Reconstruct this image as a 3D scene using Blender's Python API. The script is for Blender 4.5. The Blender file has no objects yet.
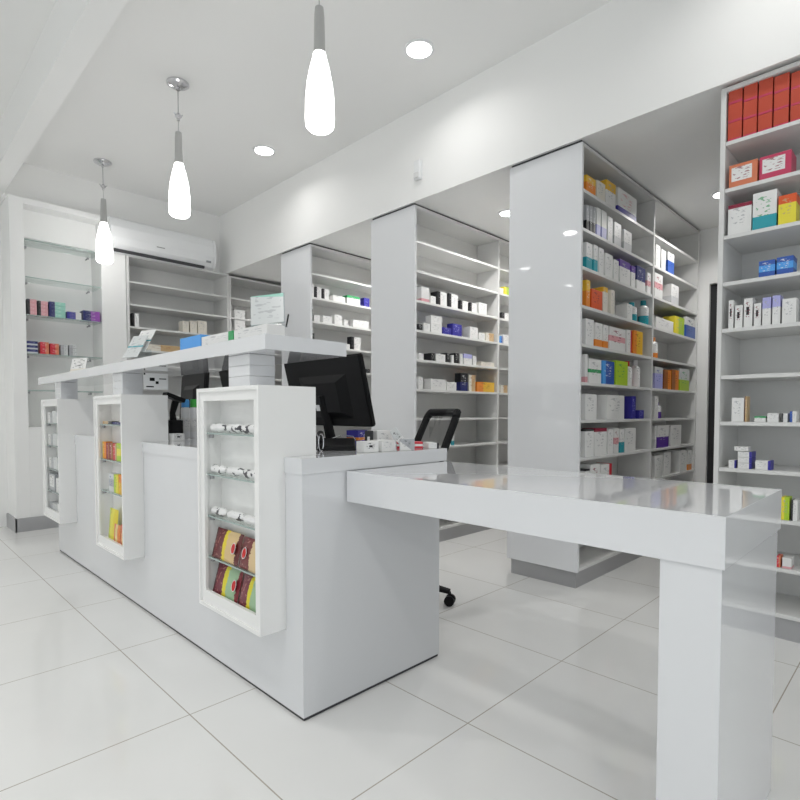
import bpy, bmesh, math, random
from mathutils import Vector, Matrix
random.seed(7)
C = bpy.context.scene.collection
PI = math.pi
# ------------------------------------------------------------------ survey helpers: sight lines of the camera, used only to find real shelf positions
F0, PITCH, YAW, EYE, PX, PY = 536.4, -0.0364, math.radians(44.96), 1.05, 400.0, 432.0
FW = Vector((math.cos(YAW)*math.cos(PITCH), math.sin(YAW)*math.cos(PITCH), math.sin(PITCH)))
RT = Vector((math.sin(YAW), -math.cos(YAW), 0)); UP = RT.cross(FW)
def hit(px, py, ax, v):
    d = FW + RT*((px-PX)/F0) - UP*((py-PY)/F0)
    o = Vector((0, 0, EYE)); t = (v-o[ax])/d[ax]
    return o + d*t
# ------------------------------------------------------------------ materials
MATS = {}
def nt(m): return m.node_tree.nodes, m.node_tree.links
def mat(name, col, rough=.4, metal=0, coat=0, spec=.5, emit=None, estr=0, noise=0):
    if name in MATS: return MATS[name]
    m = bpy.data.materials.new(name); m.use_nodes = True
    n, l = nt(m); b = n['Principled BSDF']
    b.inputs['Base Color'].default_value = (*col, 1); b.inputs['Roughness'].default_value = rough
    b.inputs['Metallic'].default_value = metal; b.inputs['Coat Weight'].default_value = coat
    b.inputs['Coat Roughness'].default_value = .03
    b.inputs['Specular IOR Level'].default_value = spec
    if emit: b.inputs['Emission Color'].default_value = (*emit, 1); b.inputs['Emission Strength'].default_value = estr
    if noise:
        tc = n.new('ShaderNodeTexCoord'); t = n.new('ShaderNodeTexNoise'); t.inputs['Scale'].default_value = 3
        mr = n.new('ShaderNodeMapRange'); mr.inputs['To Min'].default_value = max(0, rough-noise); mr.inputs['To Max'].default_value = rough+noise
        l.new(tc.outputs['Object'], t.inputs['Vector']); l.new(t.outputs['Fac'], mr.inputs['Value']); l.new(mr.outputs['Result'], b.inputs['Roughness'])
    MATS[name] = m; return m
def mathn(n, l, op, a, b=None, c=None):
    x = n.new('ShaderNodeMath'); x.operation = op
    for i, v in enumerate((a, b, c)):
        if v is None: continue
        if isinstance(v, (int, float)): x.inputs[i].default_value = v
        else: l.new(v, x.inputs[i])
    return x.outputs[0]
def mixc(n, l, fac, a, b):
    x = n.new('ShaderNodeMix'); x.data_type = 'RGBA'
    if isinstance(fac, (int, float)): x.inputs[0].default_value = fac
    else: l.new(fac, x.inputs[0])
    for i, v in ((6, a), (7, b)):
        if isinstance(v, tuple): x.inputs[i].default_value = (*v, 1)
        else: l.new(v, x.inputs[i])
    return x.outputs[2]
COL = dict(white=(.78,.78,.77), cream=(.74,.70,.62), grey=(.42,.43,.45), lightgrey=(.6,.61,.62), teal=(.02,.33,.40), lavender=(.42,.42,.75), purple=(.10,.03,.32),
    navy=(.02,.025,.14), blue=(.03,.10,.42), sky=(.08,.35,.80), orange=(.78,.25,.03), amber=(.80,.48,.04), redorange=(.72,.10,.02), yellow=(.80,.70,.05),
    lime=(.42,.62,.03), green=(.04,.35,.12), red=(.60,.02,.04), maroon=(.25,.01,.04), pink=(.70,.35,.38), brown=(.35,.12,.03), black=(.015,.015,.018),
    tan=(.55,.38,.20), brick=(.52,.07,.035), salmon=(.66,.20,.10), rose=(.55,.05,.12), violet=(.30,.08,.42), mint=(.30,.60,.50), palegrey=(.62,.64,.64), indigo=(.035,.03,.30))
def carton_mat(base, band=None, pos='low', prt='grey', size=.35, press=.5, axis='x'):
    """printed cardboard: base colour, one colour band, small print on the faces"""
    key = 'carton_%s_%s_%s_%s_%s_%s' % (base, band, pos, prt, size, axis)
    if key in MATS: return MATS[key]
    m = bpy.data.materials.new(key); m.use_nodes = True; n, l = nt(m); b = n['Principled BSDF']
    b.inputs['Roughness'].default_value = .38
    tc = n.new('ShaderNodeTexCoord'); s = n.new('ShaderNodeSeparateXYZ'); l.new(tc.outputs['Generated'], s.inputs[0])
    gx, gz = s.outputs['X' if axis == 'x' else 'Y'], s.outputs['Z']
    cur = COL[base]
    if band:
        if pos == 'low': f = mathn(n, l, 'LESS_THAN', gz, size)
        elif pos == 'top': f = mathn(n, l, 'GREATER_THAN', gz, 1-size)
        elif pos == 'mid': f = mathn(n, l, 'COMPARE', gz, .5, size/2)
        elif pos == 'left': f = mathn(n, l, 'LESS_THAN', gx, size)
        elif pos == 'right': f = mathn(n, l, 'GREATER_THAN', gx, 1-size)
        elif pos == 'diag': f = mathn(n, l, 'LESS_THAN', mathn(n, l, 'ADD', gx, gz), size*2)
        elif pos == 'label':
            f = mathn(n, l, 'MULTIPLY', mathn(n, l, 'COMPARE', gx, .45, size), mathn(n, l, 'COMPARE', gz, .56, size*.85))
        cur = mixc(n, l, f, COL[base], COL[band])
    if prt:
        t = n.new('ShaderNodeTexNoise'); mp = n.new('ShaderNodeMapping'); mp.inputs['Scale'].default_value = (4, 4, 15)
        l.new(tc.outputs['Generated'], mp.inputs[0]); l.new(mp.outputs[0], t.inputs['Vector']); t.inputs['Scale'].default_value = 1.0; t.inputs['Detail'].default_value = 1
        k = mathn(n, l, 'GREATER_THAN', t.outputs['Fac'], .60)
        r = mathn(n, l, 'MULTIPLY', mathn(n, l, 'COMPARE', gx, .5, .36), mathn(n, l, 'COMPARE', gz, .55, .33))
        cur = mixc(n, l, mathn(n, l, 'MULTIPLY', mathn(n, l, 'MULTIPLY', k, r), .75), cur if not isinstance(cur, tuple) else cur, COL[prt])
    if isinstance(cur, tuple): b.inputs['Base Color'].default_value = (*cur, 1)
    else: l.new(cur, b.inputs['Base Color'])
    MATS[key] = m; return m
LACQ = mat('white_gloss_lacquer', (.72,.73,.75), .035, coat=.6)
LACQ2 = mat('white_gloss_panel', (.79,.80,.82), .03, coat=.6)
MEL = mat('white_melamine', (.85,.85,.84), .35)
SHELF = mat('shaded_shelf_melamine', (.71,.71,.70), .32)  # darker copy of the melamine, painting in the dimness of the shelving
WALL = mat('white_wall_paint', (.88,.88,.87), .65)
CEIL = mat('white_ceiling_paint', (.87,.87,.86), .8)
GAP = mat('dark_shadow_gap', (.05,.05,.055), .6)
PLINTH = mat('brushed_grey_plinth', (.42,.42,.43), .35, metal=.3)
BLK = mat('black_plastic', (.009,.009,.010), .5, spec=.18)
BLKM = mat('black_mesh_fabric', (.02,.02,.02), .9)
SCREEN = mat('dark_screen', (.01,.012,.018), .1)
CHROME = mat('chrome', (.7,.7,.72), .18, metal=1)
METG = mat('dull_metal', (.35,.35,.36), .35, metal=1)
PAPER = mat('white_paper', (.82,.83,.83), .5)
PLW = mat('white_plastic', (.82,.83,.84), .28)
def glass_mat(name, tint, f0=.10, fres=True):
    m = bpy.data.materials.new(name); m.use_nodes = True; n, l = nt(m)
    out = n['Material Output']; n.remove(n['Principled BSDF'])
    tr = n.new('ShaderNodeBsdfTransparent'); tr.inputs[0].default_value = (*tint, 1)
    gl = n.new('ShaderNodeBsdfGlossy'); gl.inputs['Roughness'].default_value = .03
    fr = n.new('ShaderNodeLayerWeight'); fr.inputs[0].default_value = .5
    ff = mathn(n, l, 'MULTIPLY_ADD', mathn(n, l, 'POWER', fr.outputs['Facing'], 4), .5, .04)
    mx = n.new('ShaderNodeMixShader'); l.new(ff, mx.inputs[0]); l.new(tr.outputs[0], mx.inputs[1]); l.new(gl.outputs[0], mx.inputs[2]); l.new(mx.outputs[0], out.inputs[0])
    return m
GLASS = glass_mat('clear_glass', (.93,.96,.95)); GEDGE = mat('green_glass_edge', (.34,.42,.40), .15)
ACRYL = glass_mat('clear_acrylic', (.90,.93,.94)); PANE = glass_mat('window_glass', (.98,.99,.99))
def floor_mat():
    m = bpy.data.materials.new('polished_porcelain_tiles'); m.use_nodes = True; n, l = nt(m); b = n['Principled BSDF']
    g = n.new('ShaderNodeNewGeometry'); s = n.new('ShaderNodeSeparateXYZ'); l.new(g.outputs['Position'], s.inputs[0])
    def line(o, off, p):
        q = mathn(n, l, 'FRACT', mathn(n, l, 'DIVIDE', mathn(n, l, 'SUBTRACT', o, off-p*40), p))
        return mathn(n, l, 'LESS_THAN', mathn(n, l, 'MULTIPLY', q, p), .0042)
    f = mathn(n, l, 'MAXIMUM', line(s.outputs['X'], .775, .642), line(s.outputs['Y'], .375, .716))
    t = n.new('ShaderNodeTexNoise'); t.inputs['Scale'].default_value = 1.4; t.inputs['Detail'].default_value = 3; l.new(g.outputs['Position'], t.inputs['Vector'])
    cr = n.new('ShaderNodeMapRange'); cr.inputs['From Min'].default_value = .3; cr.inputs['From Max'].default_value = .7; l.new(t.outputs['Fac'], cr.inputs['Value'])
    base = mixc(n, l, cr.outputs[0], (.76,.76,.75), (.80,.80,.79))
    l.new(mixc(n, l, f, base, (.42,.39,.34)), b.inputs['Base Color'])
    rr = n.new('ShaderNodeMapRange'); rr.inputs['To Min'].default_value = .06; rr.inputs['To Max'].default_value = .14; l.new(t.outputs['Fac'], rr.inputs['Value'])
    l.new(rr.outputs[0], b.inputs['Roughness'])
    return m
# ------------------------------------------------------------------ mesh helpers
def box_bm(bm, x0, x1, y0, y1, z0, z1):
    v = [bm.verts.new(p) for p in ((x0,y0,z0),(x1,y0,z0),(x1,y1,z0),(x0,y1,z0),(x0,y0,z1),(x1,y0,z1),(x1,y1,z1),(x0,y1,z1))]
    for f in ((3,2,1,0),(4,5,6,7),(0,1,5,4),(1,2,6,5),(2,3,7,6),(3,0,4,7)): bm.faces.new([v[i] for i in f])
def link(name, bm, m, parent=None, smooth=False, bevel=0, seg=2):
    if bevel:
        bmesh.ops.bevel(bm, geom=list(bm.edges), offset=bevel, segments=seg, affect='EDGES', profile=.6)
    bmesh.ops.recalc_face_normals(bm, faces=bm.faces)
    me = bpy.data.meshes.new(name); bm.to_mesh(me); bm.free()
    ms = m if isinstance(m, (list, tuple)) else [m]
    for x in ms: me.materials.append(x)
    if smooth:
        for p in me.polygons: p.use_smooth = True
        try: me.set_sharp_from_angle(angle=math.radians(35))
        except Exception: pass
    o = bpy.data.objects.new(name, me); C.objects.link(o)
    if parent: o.parent = parent
    return o
def boxes(name, bs, m, parent=None, bevel=0, org=(0,0,0)):
    bm = bmesh.new()
    for b in bs:
        c = bmesh.new(); box_bm(c, b[0]-org[0], b[1]-org[0], b[2]-org[1], b[3]-org[1], b[4]-org[2], b[5]-org[2])
        if bevel: bmesh.ops.bevel(c, geom=list(c.edges), offset=bevel, segments=2, affect='EDGES', profile=.6)
        t = bpy.data.meshes.new('t'); c.to_mesh(t); bm.from_mesh(t); bpy.data.meshes.remove(t); c.free()
    return link(name, bm, m, parent)
def tube(bm, pts, r, seg=8, cap=True):
    rings = []; pts = [Vector(p) for p in pts]
    for i, p in enumerate(pts):
        d = (pts[min(i+1, len(pts)-1)] - pts[max(i-1, 0)]).normalized()
        a = d.cross(Vector((0,0,1)) if abs(d.z) < .9 else Vector((1,0,0))).normalized(); b = d.cross(a)
        rr = r[i] if isinstance(r, (list, tuple)) else r
        rings.append([bm.verts.new(p + (a*math.cos(2*PI*k/seg) + b*math.sin(2*PI*k/seg))*rr) for k in range(seg)])
    for A, B in zip(rings, rings[1:]):
        for k in range(seg): bm.faces.new((A[k], A[(k+1) % seg], B[(k+1) % seg], B[k]))
    if cap: bm.faces.new(rings[0][::-1]); bm.faces.new(rings[-1])
def lathe(bm, prof, seg=24, c=(0,0), cap=True):
    rings = []
    for r, z in prof:
        rings.append([bm.verts.new((c[0]+r*math.cos(2*PI*k/seg), c[1]+r*math.sin(2*PI*k/seg), z)) for k in range(seg)])
    for A, B in zip(rings, rings[1:]):
        for k in range(seg): bm.faces.new((A[k], A[(k+1) % seg], B[(k+1) % seg], B[k]))
    if cap and prof[0][0] > 1e-4: bm.faces.new(rings[0][::-1])
    if cap and prof[-1][0] > 1e-4: bm.faces.new(rings[-1])
def tag(o, label, cat, group=None, kind=None):
    assert 4 <= len(label.split()) <= 16, (len(label.split()), label)
    o['label'] = label; o['category'] = cat
    if group: o['group'] = group
    if kind: o['kind'] = kind
    return o
def thing(name, label, cat, loc=(0,0,0), rotz=0, group=None):
    o = bpy.data.objects.new(name, None); C.objects.link(o); o.location = loc; o.rotation_euler = (0,0,rotz); o.empty_display_size = .1
    return tag(o, label, cat, group)
def struct(name, bs, m, bevel=0):
    o = boxes(name, bs, m, bevel=bevel); o['kind'] = 'structure'; return o
# ------------------------------------------------------------------ the room
ZC, ZS = 3.28, 2.62           # main ceiling, lower ceiling over the shelving aisles
XS, YB, XR = 2.94, 5.65, 5.15 # bulkhead plane, back shelving plane, right wall
XL, YF = -3.6, -2.4
struct('floor', [(XL-.1, XR+1.2, YF-.1, 7.2, -.1, 0)], floor_mat())
struct('ceiling', [(XL-.1, XS, YF-.1, 7.2, ZC, ZC+.1), (XS, XR+.1, YF-.1, 7.2, ZS, ZC+.1)], CEIL)
struct('trim_1', [(XS-.012, XS, YF, 5.83, ZS-.01, ZC)], WALL)          # face of the dropped bulkhead
struct('wall_back', [(XL, XR+.1, 6.05, 6.15, 0, ZC), (1.05, XS, 5.83, 6.05, 2.62, ZC), (.93, 1.05, 5.83, 6.05, 2.93, ZC)], WALL)
struct('wall_right', [(XR, XR+.1, 1.40, 6.05, 0, ZS), (XR, XR+.1, YF, .5, 0, ZS), (XR, XR+.1, .5, 1.40, 2.15, ZS)], WALL)
struct('door_1', [(XR+.04, XR+.09, .5, 1.40, 0, 2.15)], mat('dark_door', (.018,.018,.02), .45))
struct('wall_front', [(XL, -3.2, YF-.1, YF, 0, ZC), (2.6, XR+.1, YF-.1, YF, 0, ZC), (-3.2, 2.6, YF-.1, YF, 2.7, ZC), (-3.2, 2.6, YF-.1, YF, 0, .12)], WALL)
struct('wall_left', [(XL-.1, XL, YF-.1, -1.8, 0, ZC), (XL-.1, XL, 4.0, 7.2, 0, ZC), (XL-.1, XL, -1.8, 4.0, 2.7, ZC), (XL-.1, XL, -1.8, 4.0, 0, .12)], WALL)
AL = mat('white_window_frame', (.75,.75,.75), .3)
fr = []
for x in (-3.2, -1.3, .65, 2.54): fr.append((x, x+.06, YF-.08, YF-.02, .12, 2.7))
fr += [(-3.2, 2.6, YF-.08, YF-.02, .12, .18), (-3.2, 2.6, YF-.08, YF-.02, 2.64, 2.7)]
w = struct('unseen_window_1', fr, AL); boxes('pane', [(-3.14, 2.54, YF-.055, YF-.045, .18, 2.64)], PANE, w)  # unseen glazing behind the camera, added to let daylight in
fr = []
for y in (-1.8, .1, 2.0, 3.94): fr.append((XL-.08, XL-.02, y, y+.06, .12, 2.7))
fr += [(XL-.08, XL-.02, -1.8, 4.0, .12, .18), (XL-.08, XL-.02, -1.8, 4.0, 2.64, 2.7)]
w = struct('unseen_window_2', fr, AL); boxes('pane', [(XL-.055, XL-.045, -1.74, 3.94, .18, 2.64)], PANE, w)  # unseen side glazing, put in for its light
# end post, niche wall and pilaster of the back wall, left of the shelving
NX0, NX1, NZ0, NZ1 = 1.035, 1.645, .92, 2.87
struct('wall_niche', [(.93, NX0, YB+.02, 6.05, 0, 2.92), (NX1, 1.862, YB+.02, 6.05, 0, 2.92), (NX0, NX1, YB+.02, 6.05, 0, NZ0),
    (NX0, NX1, YB+.02, 6.05, NZ1, 2.92), (NX0, NX1, 5.98, 6.05, NZ0, NZ1)], WALL, bevel=.002)
struct('baseboard_back', [(.918, 1.88, YB+.004, YB+.02, 0, .12), (.915, .93, YB+.004, 6.05, 0, .12)], PLINTH)
struct('trim_2', [(.80, .93, -1.2, 6.05, 2.98, ZC)], WALL)   # ceiling beam running to the post
# ------------------------------------------------------------------ shelving units
SZ = [2.35, 2.127, 1.904, 1.680, 1.456, 1.230, 1.005, .780, .556, .333]
BT = .018
def shelf_unit(name, label, org, L, D, divs, facing, group, double=False, endpanel=False, boards=SZ, top=2.605, gap=True):
    """local frame: x along the run, y = depth (front at 0), z up. facing: rotation about z."""
    t = thing(name, label, 'shelving unit', (org[0], org[1], 0), facing, group)
    dd = 2*D if double else D
    TH = .022
    boxes('side_panel', [(0, TH, 0, dd, .1, top)], LACQ2 if endpanel else SHELF, t, bevel=.0015)
    boxes('side_panel', [(L-TH, L, 0, dd, .1, top)], SHELF, t, bevel=.0015)
    boxes('back_panel', [(TH, L-TH, D-.006, D+.006, .1, top-.02)], SHELF, t)
    boxes('top_panel', [(TH, L-TH, 0, dd, top-.02, top)], SHELF, t)
    boxes('plinth', [(.02, L-.02, .02, dd-.02, 0, .098)], PLINTH, t)
    edges = [TH] + [d for d in divs] + [L-TH]
    for d in divs:
        boxes('divider', [(d-.011, d+.011, 0, D-.008, .12, top-.022)], SHELF, t, bevel=.001)
        if double: boxes('divider', [(d-.011, d+.011, D+.008, dd, .12, top-.022)], SHELF, t)
    for i in range(len(edges)-1):
        a = edges[i] + (.012 if i else .001); b = edges[i+1] - (.012 if i < len(edges)-2 else .001)
        for z in list(boards)+[.12]:
            boxes('shelf_board', [(a, b, .004, D-.008, z-BT, z)], SHELF, t, bevel=.001)
            if double: boxes('shelf_board', [(a, b, D+.008, dd-.004, z-BT, z)], SHELF, t)
    return t
GX = 2.96
GY = {3: 1.476, 2: 2.80, 1: 4.13}
GD = .245
gl = {3: 'nearest tall double sided white gondola with glossy end panel, right of centre, fullest with medicines',
      2: 'middle tall white gondola with glossy end panel, behind the black office chair',
      1: 'farthest tall white gondola with glossy end panel, behind the black monitor by the ledge'}
for k in (3, 2, 1):
    shelf_unit('gondola_shelving', gl[k], (GX, GY[k]), 2.16, GD, [1.128 if k == 3 else 1.10], 0, 'tall gondola shelving units', double=True, endpanel=True)
    struct('trim_%d' % (6+k), [(GX+.01, GX+2.15, GY[k]+.01, GY[k]+2*GD-.01, 2.606, ZS)], GAP)  # dark filler that paints the shade between gondola top and ceiling
shelf_unit('wall_shelving', 'white wall shelving under the air conditioner, mostly empty', (1.866, YB), 1.075, .33, [], 0, 'back wall shelving', top=2.60)
shelf_unit('wall_shelving', 'white wall shelving in the back corner under the low ceiling, behind the gondolas', (2.945, YB), 2.19, .33, [1.08], 0, 'back wall shelving', top=2.585)
RX, RY = 2.966, .772
shelf_unit('wall_shelving', 'tall white shelving unit at the right edge, with red cartons on top', (RX, RY), 2.3, .36, [1.15], -PI/2, None)
# the unit is rotated: its run goes to -y, its depth to +x
# ------------------------------------------------------------------ goods
ORD = ['', 'first', 'second', 'third', 'fourth', 'fifth', 'sixth', 'seventh', 'eighth', 'ninth', 'tenth', 'eleventh', 'twelfth']
def carton(name, x0, x1, y0, y1, z0, z1, m, label=None, cat='carton', group=None, rotz=0, bevel=.0015):
    cx, cy = (x0+x1)/2, (y0+y1)/2
    o = boxes(name, [(x0, x1, y0, y1, z0, z1)], m, bevel=bevel, org=(cx, cy, z0))
    o.location = (cx, cy, z0); o.rotation_euler = (0, 0, rotz)
    if label: tag(o, label, cat, group)
    return o
def bottle(x, y, z, r, h, mbody, mcap, label, group, pump=False):
    t = thing('medicine_bottle', label, 'bottle', (x, y, z), 0, group)
    bm = bmesh.new(); lathe(bm, [(r*.92, 0), (r, .004), (r, h*.66), (r*.9, h*.72), (r*.45, h*.79), (r*.42, h*.82)], 16); link('body', bm, mbody, t, smooth=True)
    bm = bmesh.new(); lathe(bm, [(r*.52, h*.80), (r*.52, h*.985), (r*.46, h)], 16); link('cap', bm, mcap, t, smooth=True)
    return t
# look : (phrase, base, band, position, print, size)
LK = {
 'w': ('plain white carton', 'white', None, 'low', 'grey', .3), 'wg': ('white and grey carton', 'white', 'lightgrey', 'low', 'grey', .4),
 'oy': ('orange carton', 'orange', 'amber', 'top', 'white', .4), 'ow': ('white carton with orange top', 'white', 'amber', 'top', 'grey', .4),
 'cr': ('cream carton', 'cream', None, 'low', 'grey', .3), 'wb': ('white carton with blue lettering', 'white', 'indigo', 'low', 'pink', .25),
 'dk': ('dark patterned carton', 'grey', 'black', 'low', 'white', .4), 'wl': ('white carton with lavender base', 'white', 'lavender', 'low', None, .4),
 'wt': ('white carton with teal base', 'white', 'teal', 'low', 'grey', .45), 'wp': ('white carton with purple top', 'white', 'purple', 'top', 'grey', .3),
 'wn': ('white carton with navy top', 'white', 'navy', 'top', 'grey', .6), 'wk': ('white carton with pink marks', 'white', 'pink', 'mid', 'maroon', .25),
 'bl': ('blue carton', 'blue', 'sky', 'left', 'white', .25), 'or': ('red-orange carton', 'redorange', None, 'low', 'maroon', .3),
 'ye': ('pale yellow carton', 'cream', 'amber', 'top', 'grey', .2), 'yl': ('yellow-green carton', 'lime', 'yellow', 'left', 'grey', .4),
 'bw': ('blue and white carton', 'blue', 'white', 'top', 'navy', .4), 'wo': ('white carton with orange base', 'white', 'orange', 'low', 'grey', .3),
 'am': ('amber carton', 'amber', 'orange', 'left', 'brown', .35), 'wgr': ('white carton with green top', 'white', 'green', 'mid', 'grey', .15),
 'li': ('lime green carton', 'lime', None, 'low', 'green', .3), 'la': ('lavender carton', 'lavender', 'palegrey', 'top', 'blue', .3),
 'br': ('brown-orange carton', 'brown', 'orange', 'right', 'maroon', .5), 'lg': ('white carton with lime base', 'palegrey', 'lime', 'low', 'green', .5),
 'wd': ('white carton with black top', 'white', 'black', 'top', 'grey', .07), 'wm': ('white carton with maroon top', 'white', 'maroon', 'top', 'grey', .13),
 'wr': ('white and red carton', 'white', 'red', 'right', 'grey', .25), 'pb': ('purple-banded white carton', 'white', 'purple', 'low', 'grey', .48),
 'wbk': ('white carton with black edge', 'white', 'black', 'left', 'grey', .3), 'in': ('indigo carton', 'indigo', None, 'low', 'lavender', .3),
 'mk': ('white carton with dark emblem', 'white', 'black', 'label', 'maroon', .17), 'ta': ('tan carton', 'tan', 'cream', 'left', 'brown', .4), 'nv': ('black and navy carton', 'navy', 'black', 'top', 'white', .5),
 'wpk': ('white carton with pink base', 'white', 'pink', 'low', None, .2), 'wbl': ('white carton with blue patch', 'white', 'lavender', 'top', 'grey', .4),
 'rd': ('plain brick red carton', 'brick', 'rose', 'low', None, .12), 'sa': ('orange carton with white label', 'salmon', 'white', 'label', 'maroon', .36),
 'ro': ('crimson carton with white label', 'rose', 'white', 'label', 'maroon', .36), 'pic': ('white carton with teal picture', 'white', 'teal', 'low', 'green', .35),
 'yo': ('yellow carton with orange top', 'yellow', 'redorange', 'top', 'tan', .3), 'sk': ('bright blue carton', 'blue', 'sky', 'mid', 'white', .4),
 'wv': ('white thin carton with violet end', 'white', 'indigo', 'right', 'grey', .18), 'gw': ('white carton with green top', 'white', 'green', 'top', 'grey', .3),
 'pk': ('pink and black carton', 'pink', 'black', 'left', 'white', .3), 'gn': ('green and navy carton', 'mint', 'navy', 'left', 'white', .35),
 'nw': ('navy and white carton', 'indigo', 'white', 'right', 'white', .4), 'vi': ('navy and violet carton', 'violet', 'navy', 'left', 'white', .45),
 're': ('red carton', 'red', 'salmon', 'right', 'white', .4), 'gy': ('grey patterned carton', 'palegrey', 'grey', 'left', 'black', .45),
 'nb': ('navy and grey carton', 'navy', 'palegrey', 'low', 'lavender', .35), 'tb': ('tan book-like carton', 'tan', 'brown', 'left', 'white', .2),
 'bk': ('black carton', 'black', None, 'low', 'white', .3), 'bg': ('blue-edged white carton', 'white', 'blue', 'left', 'grey', .4)}
def row(axis, plane, zi, unit, rowname, items, depth=.09, setback=.012, group=None, zs=None):
    """items: (px0, px1, pytop, look[, kind or stack count]); axis 1 = front in plane y, axis 0 = front in plane x"""
    z = (zs if zs is not None else SZ[zi]) + .0006
    pl = plane + setback
    prev = None
    for i, it in enumerate(items):
        px0, px1, top, lk = it[:4]; kind = it[4] if len(it) > 4 else 1
        a, b = hit(px0, top, axis, pl), hit(px1, top, axis, pl)
        if axis == 1: u0, u1 = max(a.x, GX+.0225 if plane < 5 else a.x), b.x
        else: u0, u1 = b.y, a.y
        zt = hit((px0+px1)/2, top, axis, pl).z
        h = max(.02, zt - z); 
        ov = .0015
        u0 += ov; u1 -= ov
        if u1-u0 < .008: u1 = u0+.008
        ph, base, band, pos, prt, size = LK[lk]
        n = ORD[i+1] + ' from left'
        if kind == 't':
            r = min((u1-u0)/2, .036)
            lab = '%s, %s, %s, %s' % (ph.replace('carton', 'bottle'), n, rowname, unit)
            cx = (u0+u1)/2; cy = pl + r
            xy = (cx, cy) if axis == 1 else (cy, cx)
            bottle(xy[0], xy[1], z, r, h, carton_mat(base, band, pos, prt, size), mat('cap_'+(band or 'grey'), COL[band or 'lightgrey'], .3), lab, group)
            continue
        n_st = kind if isinstance(kind, int) else 1
        m = carton_mat(base, band, pos, prt, size, axis='x')
        d = depth * (.85 + .3*random.random())
        for s in range(n_st):
            j = (random.random()-.5)*.004 if n_st > 1 else 0
            hh = h/n_st
            where = n if n_st == 1 else (('top' if s == n_st-1 else 'bottom' if s == 0 else ('upper middle' if n_st == 4 and s == 2 else 'lower middle' if n_st == 4 else 'middle')) + ' of stack ' + n)
            lab = '%s, %s, %s, %s' % (ph, where, rowname, unit)
            if len(lab.split()) > 16: lab = '%s, %s, %s, %s' % (ph.replace('plain ', ''), where.replace(' from left', ''), rowname, unit)
            w_ = (u1-u0)
            o = boxes('medicine_carton', [(-w_/2, w_/2, 0, d, 0, hh-.0012)], m, bevel=.0012)
            if axis == 1: o.location = ((u0+u1)/2, pl+max(0, j), z+s*hh)
            else: o.location = (pl+max(0, j), (u0+u1)/2, z+s*hh); o.rotation_euler = (0, 0, -PI/2)
            tag(o, lab, 'carton', group)
RN = ['%s row' % ORD[i] for i in range(1, 12)]
g = 'medicine cartons on the nearest gondola'
U = 'nearest gondola left bay'
P3 = GY[3]
row(1, P3, 0, U, RN[0], [(586.5,596,177,'oy'),(597,605.5,182,'cr'),(606.5,616,182,'ow'),(618,637,193,'wb')], group=g)
row(1, P3, 1, U, RN[1], [(586.5,589.5,205,'dk'),(590,593,206,'dk'),(593.5,596,207,'dk'),(597,601,208,'wl'),(602,607,211,'wl'),(608,613,217,'w'),(614.5,621.5,223,'wg'),(624,632,231,'wg')], group=g)
row(1, P3, 2, U, RN[2], [(586.5,592.5,243,'wt'),(594,598,245,'wt'),(599,604,248,'w'),(605.5,613,254,'w'),(614,619,260,'w'),(620,630.5,261,'wp'),(631.5,635.5,266,'wp'),(637,645.5,267,'wn'),(647.5,651,273,'wk')], group=g)
row(1, P3, 3, U, RN[3], [(586.5,590.5,280,'oy'),(591.5,602.5,290,'or'),(603.5,608,287,'ye'),(611,615,290,'cr'),(627,632.5,304,'w'),(634,639.5,302,'wt','t'),(646,651,300,'wt','t')], group=g)
row(1, P3, 4, U, RN[4], [(586,594,319,'w'),(595.5,602.5,323,'wo'),(604,608.5,325,'wo'),(610,625.5,328,'wk'),(627,632,330,'wr'),(633.5,643,331,'am')], group=g)
row(1, P3, 5, U, RN[5], [(585.5,588,354,'wpk'),(589,601.5,359,'wgr'),(603,614.5,361,'bl'),(616,628,361,'li'),(629,635,361,'wr','t'),(637,643,360,'w','t')], group=g)
row(1, P3, 6, U, RN[6], [(585.5,597,394,'w'),(607,624.5,395,'w'),(632,636,396,'in'),(639,644,410,'in')], group=g)
row(1, P3, 7, U, RN[7], [(585.5,594,429,'wd'),(595,607,428,'wm'),(608.5,613.5,429,'w'),(614.5,619,428,'wk'),(620,624.5,429,'wt'),(625.5,636,428,'w')], group=g)
row(1, P3, 8, U, RN[8], [(585.5,590,469,'wd'),(591,600,464,'wk'),(601,612,464,'wr')], group=g)
U = 'nearest gondola right bay'
row(1, P3, 1, U, RN[1], [(656,660.5,245,'w'),(661.5,666,250,'w'),(668,674.5,253,'bw')], group=g)
row(1, P3, 2, U, RN[2], [(655,663,274,'wk'),(671.5,679,285,'wg')], group=g)
row(1, P3, 3, U, RN[3], [(656,673.5,319,'w'),(675,684.5,317,'yl'),(686,695.5,318,'bw')], group=g)
row(1, P3, 4, U, RN[4], [(655,660.5,337,'wo','t')], group=g)
row(1, P3, 5, U, RN[5], [(655,663,367,'la'),(664.5,671.5,370,'br'),(672,679,370,'br'),(680,689.5,369,'lg')], group=g)
row(1, P3, 6, U, RN[6], [(655,658.5,396,'w'),(659.5,663,402,'pb','t')], group=g)
row(1, P3, 7, U, RN[7], [(655,656.8,426,'wg'),(657.5,669,425,'pb'),(671,681.5,425,'w')], group=g)
row(1, P3, 8, U, RN[8], [(655,663,455,'w'),(664,671,452,'w'),(680,687,450,'w'),(688,692,450,'wo')], group=g)
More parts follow.
